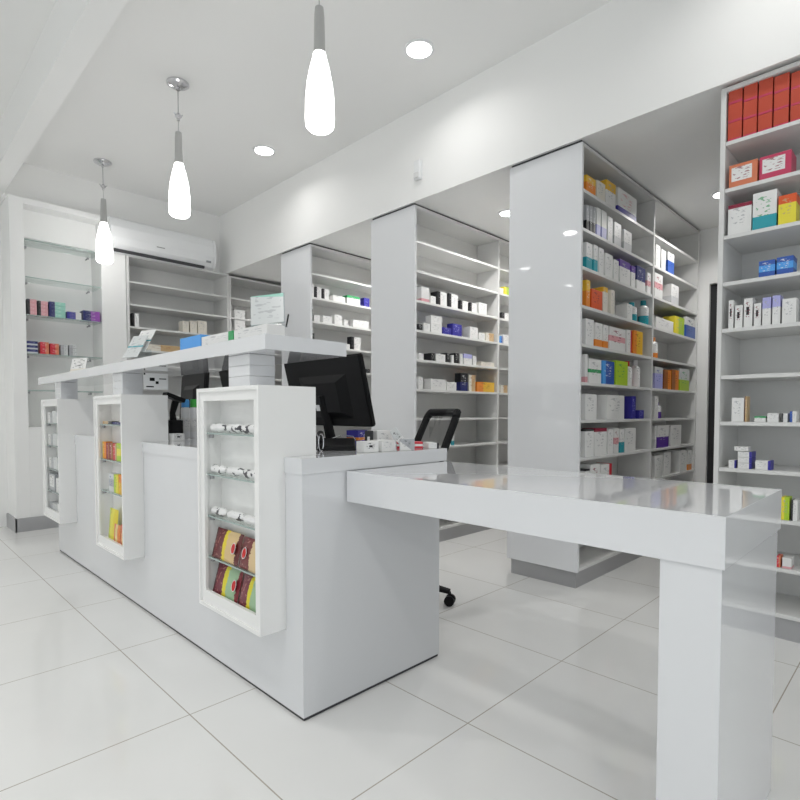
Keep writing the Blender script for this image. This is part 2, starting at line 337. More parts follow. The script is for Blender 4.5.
# --- middle gondola
g = 'medicine cartons on the middle gondola'; U = 'middle gondola left bay'; P2 = GY[2]
row(1, P2, 2, U, RN[2], [(421.5,429.5,287,'wpk'),(430.5,436,296,'w'),(437.5,447,292,'wbk'),(448.5,458,294,'wbk'),(460,468,301,'wbk'),(469.5,477,303,'wbk'),(479,487,303,'w')], depth=.07, group=g)
row(1, P2, 3, U, RN[3], [(418.5,422.5,324,'bk'),(423.5,430,323,'w'),(431,442,316,'w',2),(443,451.5,327.5,'in'),(452.5,462,324,'in'),(470,478,327,'w'),(479,485,333,'w'),(486,494,333,'ta')], depth=.07, group=g)
row(1, P2, 4, U, RN[4], [(419,423.5,353,'w'),(431,435,353,'bk'),(436,445.5,354,'w'),(446.5,450.5,353,'bk'),(451.5,454,355,'w'),(455,459,353,'bk'),(460,463,354,'w'),(464,472,354,'wbl'),(473,476.5,356,'w'),(481,494.5,362,'cr')], depth=.07, group=g)
row(1, P2, 5, U, RN[5], [(418.5,423,377,'w'),(431,446,379,'w'),(447,456.5,382,'w'),(460.5,468,373,'nv'),(469,475.5,375,'ta'),(477,494.5,382,'am')], depth=.07, group=g)
row(1, P2, 7, U, RN[7], [(448,450.8,434,'w'),(451.5,454.5,435,'wt')], depth=.04, group=g)
U = 'middle gondola right bay'
row(1, P2, 1, U, RN[1], [(500,503.5,288,'w'),(504.5,510,287,'yl')], depth=.07, group=g)
row(1, P2, 2, U, RN[2], [(502,510.5,313,'wbk')], depth=.07, group=g)
row(1, P2, 3, U, RN[3], [(500.5,502.5,336,'bl'),(503.5,510,335,'w')], depth=.07, group=g)
row(1, P2, 5, U, RN[5], [(501,507.5,385,'ta')], depth=.07, group=g)
# --- far gondola
g = 'medicine cartons on the farthest gondola'; U = 'farthest gondola'; P1 = GY[1]
row(1, P1, 1, U, RN[1], [(310.8,314,284,'w'),(315,321.5,287,'wbk'),(322.5,329,289,'wbk'),(333,345,296,'w'),(347,360,296,'gw'),(364,369.5,298,'in',3)], depth=.07, group=g)
row(1, P1, 2, U, RN[2], [(310.8,313,309,'bk'),(314,320,315,'w'),(323,332,316,'w'),(334.5,342,315,'w'),(344,348,320,'w'),(353,369,320.5,'w')], depth=.07, group=g)
row(1, P1, 3, U, RN[3], [(310.8,314.5,333,'bk'),(345,350,344,'w'),(351,361,337,'wbk',2)], depth=.07, group=g)
row(1, P1, 4, U, RN[4], [(366,370,369,'bk')], depth=.07, group=g)
# --- right edge unit (front in plane x)
g = 'cartons on the right shelving unit'; U = 'right edge shelving'
row(0, RX, 0, U, RN[0], [(728.5,743,84,'rd',3),(743.7,758,82,'rd',3),(758.7,773.5,78,'rd',3),(774.2,790,74,'rd',3),(791,808,70,'rd',3)], depth=.16, group=g)
row(0, RX, 1, U, RN[1], [(729,758,162,'sa'),(759.5,792,153,'ro')], depth=.14, group=g)
row(0, RX, 2, U, RN[2], [(728,752,203,'wm'),(752.8,777.5,191,'pic'),(778.3,797,194,'yo')], depth=.10, group=g)
row(0, RX, 3, U, RN[3], [(758.6,775.5,260,'sk'),(776.5,794,256,'sk')], depth=.10, group=g)
row(0, RX, 4, U, RN[4], [(728.5,734,300,'mk'),(734.8,743,305,'mk'),(743.8,753,298,'mk'),(753.8,761.5,303,'mk'),(762.3,771.5,297,'wbl'),(772.3,781,295,'wbl'),(782,797,298,'w')], depth=.07, group=g)
row(0, RX, 6, U, RN[6], [(731.5,744.5,397.5,'w'),(745.5,747.5,396,'tb'),(754,766,416,'gw'),(767,779,413,'w'),(781,788,413,'wbk'),(789.5,797,411,'bg')], depth=.06, group=g)
row(0, RX, 7, U, RN[7], [(728.3,736,460,'wv'),(737.5,752,451.5,'wv',3),(755,771,460.5,'wv')], depth=.08, group=g)
zz = SZ[7] + .0006 + (hit(745, 451.5, 0, RX+.012).z - SZ[7])
o = carton('medicine_carton', RX+.02, RX+.07, hit(747, 450, 0, RX).y, hit(733, 450, 0, RX).y+.0, zz+.001, zz+.022, carton_mat('white', None, 'low', 'black', .15, axis='y'), 'thin white carton crosswise on top of stack, eighth row, right edge shelving', 'carton', g)
row(0, RX, 8, U, RN[8], [(776,780,505,'wpk'),(781,790,497,'yl'),(791,798,500,'wbk')], depth=.07, group=g)
row(0, RX, 9, U, RN[9], [(776,781,556,'re'),(782,792,558,'wpk')], depth=.07, group=g)
# --- back shelving
g = 'cartons on the back shelving'
row(1, YB, 2, 'shelving under air conditioner', RN[2], [(132.5,139,313,'wbk'),(182.5,189,321,'cr'),(190,197,321,'cr'),(197.8,207,321,'cr')], depth=.10, group=g)
row(1, YB, 3, 'shelving under air conditioner', RN[3], [(133,139,342,'wbk'),(147,176,344,'tan2')] if False else [(133,141,342,'wbk'),(147,180,345,'ta')], depth=.10, group=g)
row(1, YB, 2, 'back corner shelving', RN[2], [(234.5,245,310,'w',2)], depth=.10, group=g)
# ------------------------------------------------------------------ glass shelves in the wall niche
for i, z in enumerate((2.57, 2.245, 1.915, 1.575, 1.25)):
    s = thing('glass_shelf', ['top empty glass shelf across the wall niche at left', 'second empty glass shelf from the top of the wall niche', 'glass shelf of the wall niche carrying pink, green and navy cartons',
        'glass shelf of the wall niche carrying red and grey cartons', 'lowest empty glass shelf of the wall niche, behind the far display cabinet'][i], 'shelf', (NX0, YB, z), 0, 'glass shelves in the wall niche')
    boxes('glass_pane', [(.004, NX1-NX0-.004, .03, .26, -.008, 0)], GLASS, s)
    boxes('polished_edge', [(.004, NX1-NX0-.004, .027, .0295, -.008, 0)], GEDGE, s)
    for x in (.05, NX1-NX0-.05):
        bm = bmesh.new(); tube(bm, [(x, .325, -.018), (x, .25, -.018)], .006); box_bm(bm, x-.008, x+.008, .245, .262, -.026, -.0085); link('shelf_clip', bm, METG, s)
g = 'cartons on the niche glass shelves'
row(1, YB+.02, 0, 'upper stocked niche shelf', 'far left', [(26.8,36.8,299,'pk',4),(37.6,48,301,'pk',4),(49,65.5,302,'gn',4),(67,81.5,312,'nw',3),(83,100,311,'vi',3)], depth=.1, zs=1.915, group=g)
row(1, YB+.02, 0, 'lower stocked niche shelf', 'far left', [(26.8,38,341,'nb',3),(40,49,342,'re',2),(50,59,343.5,'re',2),(60.5,68,345,'gy',3),(69,77,345,'gy',3)], depth=.1, zs=1.575, group=g)
# ------------------------------------------------------------------ the service counter
CX0, CX1, CY0, CY1, CZ, CT = 1.03, 1.73, 1.49, 4.69, .896, .842
CAB = [(1.592, 2.055), (2.925, 3.388), (4.185, 4.648)]       # the three display cabinets, along y
NB = 1.185
ctr = thing('service_counter', 'long white gloss service counter with three display cabinets set into its front', 'counter', (CX0, CY0, 0))
ys = [CY0] + [v for c in CAB for v in (c[0]-.001, c[1]+.001)] + [CY1]
bs = [(NB, CX1, CY0, CY1, .012, CT)]
tp = [(NB, CX1+.045, CY0-.004, CY1+.004, CT, CZ)]
for a, b in zip(ys[::2], ys[1::2]):
    bs.append((CX0, NB, a, b, .012, CT)); tp.append((CX0-.004, NB, a-(.004 if a == CY0 else 0), b+(.004 if b == CY1 else 0), CT, CZ))
for a, b in CAB: bs.append((CX0, NB, a-.001, b+.001, .012, .288))
def welded(name, bs, m, parent, org=(0,0,0)):
    # union of touching boxes on a grid, so no inner seams show
    xs = sorted({v for b in bs for v in b[:2]}); ys_ = sorted({v for b in bs for v in b[2:4]}); zs_ = sorted({v for b in bs for v in b[4:]})
    def inside(i, j, k):
        if i < 0 or j < 0 or k < 0 or i >= len(xs)-1 or j >= len(ys_)-1 or k >= len(zs_)-1: return False
        x, y, z = (xs[i]+xs[i+1])/2, (ys_[j]+ys_[j+1])/2, (zs_[k]+zs_[k+1])/2
        return any(b[0] < x < b[1] and b[2] < y < b[3] and b[4] < z < b[5] for b in bs)
    bm = bmesh.new(); V = {}
    def v(i, j, k):
        if (i, j, k) not in V: V[(i, j, k)] = bm.verts.new((xs[i]-org[0], ys_[j]-org[1], zs_[k]-org[2]))
        return V[(i, j, k)]
    for i in range(len(xs)-1):
        for j in range(len(ys_)-1):
            for k in range(len(zs_)-1):
                if not inside(i, j, k): continue
                for d, q in (((-1,0,0), ((0,0,0),(0,0,1),(0,1,1),(0,1,0))), ((1,0,0), ((1,0,0),(1,1,0),(1,1,1),(1,0,1))), ((0,-1,0), ((0,0,0),(1,0,0),(1,0,1),(0,0,1))),
                             ((0,1,0), ((0,1,0),(0,1,1),(1,1,1),(1,1,0))), ((0,0,-1), ((0,0,0),(0,1,0),(1,1,0),(1,0,0))), ((0,0,1), ((0,0,1),(1,0,1),(1,1,1),(0,1,1)))):
                    if not inside(i+d[0], j+d[1], k+d[2]): bm.faces.new([v(i+a, j+b, k+c) for a, b, c in q])
    return link(name, bm, m, parent)
org = (CX0, CY0, 0)
welded('counter_body', bs, LACQ, ctr, org)
welded('countertop', [(a, b, c, d, e+.0008, f) for a, b, c, d, e, f in tp], LACQ, ctr, org)
boxes('toe_kick', [(CX0+.004, CX1-.004, CY0+.004, CY1-.004, .0005, .0125)], GAP, ctr, org=org)  # recessed base strip, near-black to paint the shade of the thin gap
# display cabinets
names = ['white display cabinet nearest the camera, holding coffee packets and white paper rolls', 'white display cabinet in the middle of the counter, stocked with yellow and red packets', 'white display cabinet at the far left end of the counter, with grey packets']
SH = [[.972, .812, .648, .485], [.985, .79, .613], [.975, .815, .645, .485]]
XF = .936
for ci, (a, b) in enumerate(CAB):
    t = thing('display_cabinet', names[ci], 'display cabinet', (XF, a, .292), 0, 'display cabinets set into the counter front')
    W = b-a; H = 1.142-.292; FRM = .042; xb = 1.162-XF
    # upper box is deeper than the part sunk in the counter
    casing = [(.012, xb, 0, .03, 0, H), (.012, xb, W-.03, W, 0, H), (.012, xb, .03, W-.03, 0, .05), (.012, xb, .03, W-.03, H-.035, H), (.075, xb, .03, W-.03, .05, H-.035)]
    welded('casing', casing, MEL, t)
    fb = [(0, .012, 0, FRM, 0, H), (0, .012, W-FRM, W, 0, H), (0, .012, FRM, W-FRM, 0, .062), (0, .012, FRM, W-FRM, H-.048, H)]
    welded('front_frame', fb, MEL, t)
    rb = .012
    welded('raised_border', [(-.008, 0, 0, .012, 0, H), (-.008, 0, W-.012, W, 0, H), (-.008, 0, .012, W-.012, 0, .014), (-.008, 0, .012, W-.012, H-.014, H)], MEL, t)
    for z in SH[ci]:
        z -= .292
        s = boxes('glass_shelf', [(.014, .073, .032, W-.032, z-.006, z)], GLASS, t)
        boxes('polished_edge', [(.012, .0138, .032, W-.032, z-.006, z)], GEDGE, s)
        for y in (.045, W-.045):
            bm = bmesh.new(); lathe(bm, [(.009, z-.022), (.009, z-.007)], 10, (.03, y)); link('shelf_clip', bm, METG, s)
# stepped posts and the ledge
led = thing('counter_ledge', 'long raised white ledge shelf running above the counter on stepped posts', 'ledge shelf', (.955, 1.59, 1.262))
boxes('ledge_board', [(0, .35, 0, 3.27, 0, .052)], LACQ, led, bevel=.0015)
for (a, b) in CAB:
    p = boxes('support_post', [(.03+.004*(i % 1), .135, a-1.59+.155, a-1.59+.31, -.119+i*.0397, -.119+i*.0397+.0388) for i in range(3)], LACQ, led, bevel=.001)
    boxes('shadow_joint', [(.036, .129, a-1.59+.161, a-1.59+.304, -.118, -.001)], MEL, p)
# ------------------------------------------------------------------ side table
tb = thing('side_table', 'white gloss waterfall table butted against the near end of the counter', 'table', (1.215, .292, 0))
boxes('table_top', [(0, .55, 0, 1.191, .732, .841)], LACQ, tb, bevel=.0012)
boxes('table_leg', [(.006, .544, .006, .126, .0008, .7315)], LACQ, tb, bevel=.0012)
# ------------------------------------------------------------------ packets inside the cabinets
def pouch(x, y, z, w, h, th, lean, m, label, group, medal=None, yaw=0):
    """pillow pouch standing on a shelf, leaning back; faces -x, width along y"""
    bm = bmesh.new(); NU, NV = 10, 12
    grid = {}
    for s in (0, 1):
        for i in range(NU+1):
            for j in range(NV+1):
                u, v = i/NU, j/NV
                bul = (math.sin(PI*u)**.6)*(math.sin(PI*v)**.6)*th/2
                if v > .93 or v < .05: bul = .0006
                e = .0015*math.sin(v*37+3*s)
                if s and (i in (0, NU) or j in (0, NV)): grid[(s, i, j)] = grid[(0, i, j)]; continue
                grid[(s, i, j)] = bm.verts.new(((-1 if s == 0 else 1)*bul, (u-.5)*w + (e if i in (0, NU) else 0), v*h))
    for s in (0, 1):
        for i in range(NU):
            for j in range(NV):
                q = [grid[(s, i, j)], grid[(s, i+1, j)], grid[(s, i+1, j+1)], grid[(s, i, j+1)]]
                if len(set(q)) == 4: bm.faces.new(q if s == 0 else q[::-1])
    o = link('snack_packet', bm, m, None, smooth=True)
    o.location = (x, y, z); o.rotation_euler = (0, lean, yaw); tag(o, label, 'packet', group)
    if medal:
        bm = bmesh.new(); lathe(bm, [(.0001, 0), (h*.16, 0), (h*.16, .001), (.0001, .001)], 20)
        bmesh.ops.scale(bm, vec=(1, .72, 1), verts=bm.verts)
        k = link('round_badge', bm, [mat('red_badge', (.55,.01,.01), .35)], o); k.rotation_euler = (0, -PI/2, 0); k.location = (-th/2-.0025, medal*w, h*.5)
        bm = bmesh.new(); tube(bm, [(h*.175*math.cos(2*PI*q/24), h*.175*math.sin(2*PI*q/24), .0008) for q in range(25)], .0014, 5, cap=False); bmesh.ops.scale(bm, vec=(1, .72, 1), verts=bm.verts)
        k2 = link('badge_ring', bm, [PAPER], k)
    return o
def pouch_mat(name, cols, stops, ax='Y'):
    m = bpy.data.materials.new(name); m.use_nodes = True; n, l = nt(m); b = n['Principled BSDF']; b.inputs['Roughness'].default_value = .28
    tc = n.new('ShaderNodeTexCoord'); s = n.new('ShaderNodeSeparateXYZ'); l.new(tc.outputs['Generated'], s.inputs[0])
    no = n.new('ShaderNodeTexNoise'); no.inputs['Scale'].default_value = 7; l.new(tc.outputs['Generated'], no.inputs['Vector'])
    v = mathn(n, l, 'ADD', s.outputs[ax], mathn(n, l, 'MULTIPLY', mathn(n, l, 'SUBTRACT', no.outputs['Fac'], .5), .16))
    cr = n.new('ShaderNodeValToRGB'); cr.color_ramp.interpolation = 'CONSTANT'
    e = cr.color_ramp.elements
    e[0].position = 0; e[0].color = (*cols[0], 1); e[1].position = stops[0]; e[1].color = (*cols[1], 1)
    for p, c in zip(stops[1:], cols[2:]): q = e.new(p); q.color = (*c, 1)
    l.new(v, cr.inputs[0])
    n2 = n.new('ShaderNodeTexNoise'); n2.inputs['Scale'].default_value = 8; l.new(tc.outputs['Generated'], n2.inputs['Vector'])
    k = mathn(n, l, 'GREATER_THAN', n2.outputs['Fac'], .58)
    kk = mathn(n, l, 'MULTIPLY', mathn(n, l, 'MULTIPLY', k, mathn(n, l, 'GREATER_THAN', s.outputs[ax], .6)), .6)
    l.new(mixc(n, l, kk, cr.outputs[0], (.50,.26,.22)), b.inputs['Base Color'])
    return m
COF = pouch_mat('coffee_packet_print', [(.12,.02,.02), (.66,.48,.24), (.75,.60,.02), (.13,.015,.02), (.07,.01,.012)], [.14, .48, .60, .93])
COG = pouch_mat('coffee_packet_green_print', [(.20,.02,.03), (.32,.48,.30), (.70,.62,.02), (.15,.012,.03), (.07,.01,.012)], [.12, .45, .60, .93])
COD = pouch_mat('coffee_packet_dark_print', [(.55,.40,.12), (.66,.50,.28), (.16,.02,.02), (.14,.012,.015), (.08,.01,.01)], [.15, .50, .75, .92])
g = 'coffee packets in the near display cabinet'
zf = .342+.0006
pouch(.958, 1.903, .4855, .205, .115, .020, .26, COF, 'wide brown and cream coffee packet, left one on the lowest glass shelf, near cabinet', g, medal=-.33)
pouch(.958, 1.718, .4855, .158, .112, .020, .26, COD, 'brown coffee packet cut off by the frame, right one on the lowest glass shelf', g, medal=.22)
pouch(.958, 1.905, .344, .195, .118, .020, .26, COG, 'maroon, yellow and green packet, left one on the near cabinet floor', g, medal=-.36)
pouch(.958, 1.722, .344, .160, .115, .020, .26, COG, 'maroon, yellow and green packet, right one on the near cabinet floor', g)
    # packet width stays inside the opening
def roll_mat():
    m = mat('crumpled_white_film', (.8,.8,.8), .35); n, l = nt(m)
    g_ = n.new('ShaderNodeNewGeometry'); t = n.new('ShaderNodeTexNoise'); t.inputs['Scale'].default_value = 34; t.inputs['Detail'].default_value = 2; l.new(g_.outputs['Position'], t.inputs['Vector'])
    l.new(mixc(n, l, mathn(n, l, 'GREATER_THAN', t.outputs['Fac'], .585), (.80,.80,.80), (.06,.06,.07)), n['Principled BSDF'].inputs['Base Color']); return m
PAPERROLL = roll_mat()
def flat_packets(ci, zlist, prefix):
    a, b = CAB[ci]
    m = PAPERROLL
    for si, z in enumerate(zlist):
        for k in range(3):
            y1 = b-.042-k*.126; 
            bm = bmesh.new(); L = .122; r = [.006,.016,.0175,.014,.017,.006]
            tube(bm, [(0, -L/2 + L*q/5, 0) for q in range(6)], r, 10)
            o = link('wrapped_roll', bm, m, smooth=True); bm = None
            o.location = (.968+.003*(k % 2), y1-L/2, z+.0190); o.scale = (1.15, 1, 1); o.rotation_euler = (0, .3*k, .03*(k-1))
            tag(o, 'white wrapped roll, %s of three on the %s glass shelf, near cabinet' % (('leftmost', 'middle', 'rightmost')[k], ORD[si+1]), 'wrapped roll', 'wrapped rolls in the near display cabinet')
flat_packets(0, SH[0][:3], '')
# middle cabinet goods
a, b = CAB[1]
def cab_goods(ci, z, specs, rowname, g, cat='packet', which=''):
    for k, (y0, y1, h, base, band, pos, prt) in enumerate(specs):
        A, B = CAB[ci]
        yy0, yy1 = A+y0, A+y1
        m = carton_mat(base, band, pos, prt, .4, axis='x')
        o = boxes('small_carton', [(-(yy1-yy0)/2, (yy1-yy0)/2, 0, .035, 0, h)], m, bevel=.001)
        o.location = (.958, (yy0+yy1)/2, z+.0006); o.rotation_euler = (0, 0, -PI/2)
        lab = '%s small carton, %s from left, %s of %s cabinet' % ((base + (' and ' + band if band else '')), ORD[k+1], rowname, which)
        tag(o, lab, 'carton', g)
g = 'goods in the middle display cabinet'
cab_goods(1, SH[1][0], [(.25,.41,.016,'tan','black','right','white'),(.10,.24,.012,'navy',None,'low','white')], 'top shelf', g, which='middle')
cab_goods(1, SH[1][1], [(.36,.42,.095,'orange','amber','left','white'),(.305,.355,.09,'maroon','brown','right','pink'),(.245,.30,.092,'brown','maroon','left','white'),(.185,.24,.09,'red','tan','right','white'),(.12,.18,.095,'lime','yellow','mid','grey'),(.055,.115,.093,'yellow','lime','low','grey')], 'second shelf', g, which='middle')
cab_goods(1, SH[1][2], [(.24,.32,.10,'palegrey','grey','mid','blue'),(.165,.235,.10,'yellow','lime','left','green'),(.11,.16,.105,'amber','orange','top','brown'),(.05,.105,.10,'brown','amber','low','white')], 'third shelf', g, which='middle')
YP = pouch_mat('yellow_packet_print', [(.75,.62,.02), (.78,.72,.05), (.55,.65,.05)], [.4, .75]); OP = pouch_mat('orange_packet_print', [(.72,.22,.05), (.75,.60,.25), (.68,.08,.03)], [.35, .7])
pouch(.965, a+.30, .344, .14, .17, .016, .08, YP, 'tall yellow packet standing on the floor of the middle cabinet', g)
pouch(.955, a+.195, .344, .10, .10, .012, .06, OP, 'orange and cream packet, left of two on middle cabinet floor', g)
pouch(.955, a+.09, .344, .10, .11, .012, .06, OP, 'orange and cream packet, right of two on middle cabinet floor', g)
g = 'goods in the far display cabinet'
for si, z in enumerate(SH[2]):
    sp = [(.30,.42,.075,'white','grey','right','black'),(.18,.29,.085,'palegrey',None,'low','grey'),(.06,.17,.08,'white','lightgrey','top','grey')]
    if si == 3: sp = [(.26,.42,.12,'grey','white','label','black'),(.06,.22,.10,'white','rose','right','grey')]
    cab_goods(2, z, sp, ORD[si+1]+' shelf', g, which='far')
cab_goods(2, .343, [(.22,.42,.05,'palegrey','grey','left','grey'),(.06,.20,.06,'white',None,'low','grey')], 'floor', g, which='far')
# ------------------------------------------------------------------ monitors
def monitor(loc, rotz, w, h, tilt, label, zb, roll=0):
    t = thing('computer_monitor', label, 'monitor', loc, rotz, 'black computer monitors on the counter')
    # back faces local -x, screen faces +x
    M = Matrix.Translation((0, 0, zb+h/2)) @ Matrix.Rotation(-tilt, 4, 'Y') @ Matrix.Rotation(roll, 4, 'X')
    def tr(bm): bmesh.ops.transform(bm, matrix=M, verts=bm.verts)
    bm = bmesh.new(); box_bm(bm, -.012, .018, -w/2, w/2, -h/2, h/2); bmesh.ops.bevel(bm, geom=list(bm.edges), offset=.006, segments=2, affect='EDGES'); tr(bm); link('housing', bm, BLK, t)
    bm = bmesh.new(); v = []
    for x, sy, sz in ((-.012, .62, .62), (-.035, .42, .42)):
        v.append([bm.verts.new((x, a*w/2*sy, b*h/2*sz - .02)) for a, b in ((-1,-1),(1,-1),(1,1),(-1,1))])
    for k in range(4): bm.faces.new((v[0][k], v[0][(k+1)%4], v[1][(k+1)%4], v[1][k]))
    bm.faces.new(v[1]); bm.faces.new(v[0][::-1]); tr(bm); link('rear_bulge', bm, BLK, t)
    bm = bmesh.new(); box_bm(bm, .0182, .0195, -w/2+.014, w/2-.014, -h/2+.018, h/2-.014); tr(bm); link('screen', bm, SCREEN, t)
    bm = bmesh.new(); box_bm(bm, -.0362, -.0352, .015, .06, -.085, -.055); tr(bm); s = link('sticker', bm, PAPER, t); s['label'] = 'white barcode sticker'
    bm = bmesh.new(); box_bm(bm, -.0362, -.0352, -.012, .008, -.088, -.068); tr(bm); link('sticker', bm, PAPER, t)
    bm = bmesh.new(); tube(bm, [(.03, 0, .012), (-.02, 0, zb+h*.36), (-.028, 0, zb+h*.45)], [.026, .022, .022], 10); link('stand_neck', bm, BLK, t, smooth=True)
    bm = bmesh.new(); lathe(bm, [(.10, .0008), (.10, .010), (.03, .018)], 28); bmesh.ops.translate(bm, vec=(.03, 0, 0), verts=bm.verts); link('stand_base', bm, BLK, t, smooth=True)
    return t
monitor((1.60, 2.105, CZ), 0, .60, .335, math.radians(14), 'large black monitor seen from behind on the near end of the counter', .085)
monitor((1.56, 2.80, CZ), 0, .50, .31, math.radians(14), 'black monitor seen between the near display cabinet and its neighbour, partly behind the post', .10)
monitor((1.54, 3.46, CZ), math.radians(-8), .52, .31, math.radians(-4), 'black monitor behind the blue and green capped bottles', .10)
# ------------------------------------------------------------------ things on the counter
g = None
pos = thing('desk_phone', 'low black desk phone on the counter beneath the large monitor', 'phone', (1.385, 1.77, CZ), math.radians(-40))
bm = bmesh.new(); v = [bm.verts.new(p) for p in ((-.09,-.075,.001),(.09,-.075,.001),(.09,.075,.001),(-.09,.075,.001),(-.085,-.07,.018),(.085,-.07,.018),(.085,.07,.045),(-.085,.07,.045))]
for f in ((3,2,1,0),(4,5,6,7),(0,1,5,4),(1,2,6,5),(2,3,7,6),(3,0,4,7)): bm.faces.new([v[i] for i in f])
link('base', bm, BLK, pos, bevel=.003)
bm = bmesh.new(); tube(bm, [(-.06,-.065,.034),(-.06,-.05,.05),(-.06,.0,.056),(-.06,.05,.062),(-.06,.068,.052)], [.014,.016,.011,.016,.014], 10); link('handset', bm, BLK, pos, smooth=True)
bm = bmesh.new(); tube(bm, [(-.02,.07,.04),(.03,.09,.055),(.08,.07,.05),(.095,.02,.03),(.093,-.02,.012)], .0025, 6); link('cord', bm, CHROME, pos, smooth=True)
kr = thing('key_ring', 'pair of chrome rings leaning on the phone under the monitor', 'key ring', (1.28, 1.72, CZ))
bm = bmesh.new()
for q in (0, .014): tube(bm, [(.012*math.cos(a)-q, .0+q, .035+.034*math.sin(a)) for a in [2*PI*i/16 for i in range(17)]], .0022, 6)
link('rings', bm, CHROME, kr, smooth=True)
carton('tissue_carton', 1.52, 1.60, 1.80, 1.86, CZ+.0006, CZ+.075, carton_mat('indigo','orange','mid','white',.18), 'small blue carton with orange stripe behind the desk phone', 'carton', rotz=.3)
g = 'small white cartons at the front of the counter'
carton('small_carton', 1.355, 1.42, 1.535, 1.595, CZ+.0006, CZ+.042, carton_mat('white','black','label','black',.12), 'small white carton with barcode, nearest the counter corner', 'carton', g, rotz=-.15)
carton('small_carton', 1.428, 1.505, 1.53, 1.595, CZ+.0006, CZ+.044, carton_mat('white',None,'low','grey',.3), 'small plain white carton beside the barcode carton on the counter', 'carton', g, rotz=.1)
carton('small_carton', 1.52, 1.60, 1.645, 1.70, CZ+.0006, CZ+.078, carton_mat('white',None,'low','grey',.3), 'taller white carton at the back, right of the black card holder', 'carton', g, rotz=-.1)
carton('card_holder', 1.47, 1.505, 1.66, 1.675, CZ+.0006, CZ+.078, carton_mat('black','white','label','black',.15), 'small upright black card with white spot behind the white cartons', 'card', rotz=-.75)
# crumpled printed leaflet strip: tilted striped pack
o = boxes('blister_pack', [(-.016, .016, -.006, .006, 0, .10)], mat('striped_grey_print', (.4,.4,.42), .4), bevel=.001)
m = carton_mat('palegrey','white','mid','black',.1); o.data.materials[0] = m
o.location = (1.605, 1.560, CZ+.004); o.rotation_euler = (0, math.radians(-38), math.radians(-45)); tag(o, 'grey striped medicine pack tilted against the small white cartons', 'medicine pack')
o = boxes('blister_pack', [(-.03, .03, -.012, .012, 0, .045)], carton_mat('grey','white','diag','black',.4), bevel=.001)
o.location = (1.575, 1.532, CZ+.0006); o.rotation_euler = (0, 0, -.7); tag(o, 'grey and white folded pack standing at the counter edge left of the red carton', 'medicine pack')
carton('flat_carton', 1.615, 1.725, 1.58, 1.64, CZ+.0006, CZ+.028, carton_mat('red','white','mid','black',.35), 'flat red and white carton lying on the counter edge', 'carton', rotz=-.72)
carton('flat_carton', 1.72, 1.765, 1.50, 1.60, CZ+.0006, CZ+.024, carton_mat('white','black','right','grey',.2), 'flat white carton with dark end lying beside the red carton', 'carton', rotz=-.6)
# bottles with coloured caps
for x, y, c, lab in ((1.375, 3.20, 'sky', 'tall white bottle with a light blue cap on the counter'), (1.40, 3.135, 'green', 'tall white bottle with a green cap on the counter')):
    t = thing('spray_bottle', lab, 'bottle', (x, y, CZ+.0006), 0, 'tall capped bottles on the counter')
    bm = bmesh.new(); lathe(bm, [(.024, 0), (.026, .006), (.026, .17), (.023, .183)], 20); link('body', bm, PLW, t, smooth=True)
    bm = bmesh.new(); lathe(bm, [(.023, .184), (.023, .222), (.019, .232)], 20); link('cap', bm, mat('cap_gloss_'+c, COL[c] if c != 'green' else (.05,.45,.06), .3), t, smooth=True)
    bm = bmesh.new(); lathe(bm, [(.0264, .04), (.0264, .12)], 20); link('printed_label', bm, carton_mat('white',None,'low','grey',.3), t, smooth=True)
t = thing('card_terminal', 'black card terminal on a stand beside the far display cabinet side', 'terminal', (1.27, 3.12, CZ))
bm = bmesh.new(); box_bm(bm, -.04, .04, -.04, .04, .0008, .11); link('base', bm, BLK, t, bevel=.005)
bm = bmesh.new(); tube(bm, [(0,0,.10),(-.005,0,.15),(.01,-.01,.22)], [.02,.016,.02], 10); link('arm', bm, BLK, t, smooth=True)
bm = bmesh.new(); box_bm(bm, -.055, .055, -.035, .035, -.012, .012); bmesh.ops.rotate(bm, matrix=Matrix.Rotation(.35, 3, 'Y'), verts=bm.verts); bmesh.ops.translate(bm, vec=(.005,0,.24), verts=bm.verts); link('head', bm, BLK, t, bevel=.003)
carton('small_carton', 1.175, 1.235, 2.89, 2.95, CZ+.0006, CZ+.040, carton_mat('white','black','label','black',.12), 'small white carton with barcode left of the tall capped bottles', 'carton')
o = boxes('notice_card', [(-.0015, .0015, -.002, .002, 0, .001)], PAPER); bpy.data.objects.remove(o)
cd = thing('notice_card', 'white notice card with a small drawing fixed under the ledge', 'card', (1.035, 2.912, 1.170))
boxes('card', [(0, .125, 0, .004, 0, .085)], PAPER, cd)
boxes('printed_mark', [(.03,.055,-.0008,-.0001,.045,.062),(.06,.075,-.0008,-.0001,.030,.044),(.078,.115,-.0008,-.0001,.055,.060),(.012,.05,-.0008,-.0001,.012,.018),(.0,.008,-.0008,-.0001,.076,.085)], BLK, cd)
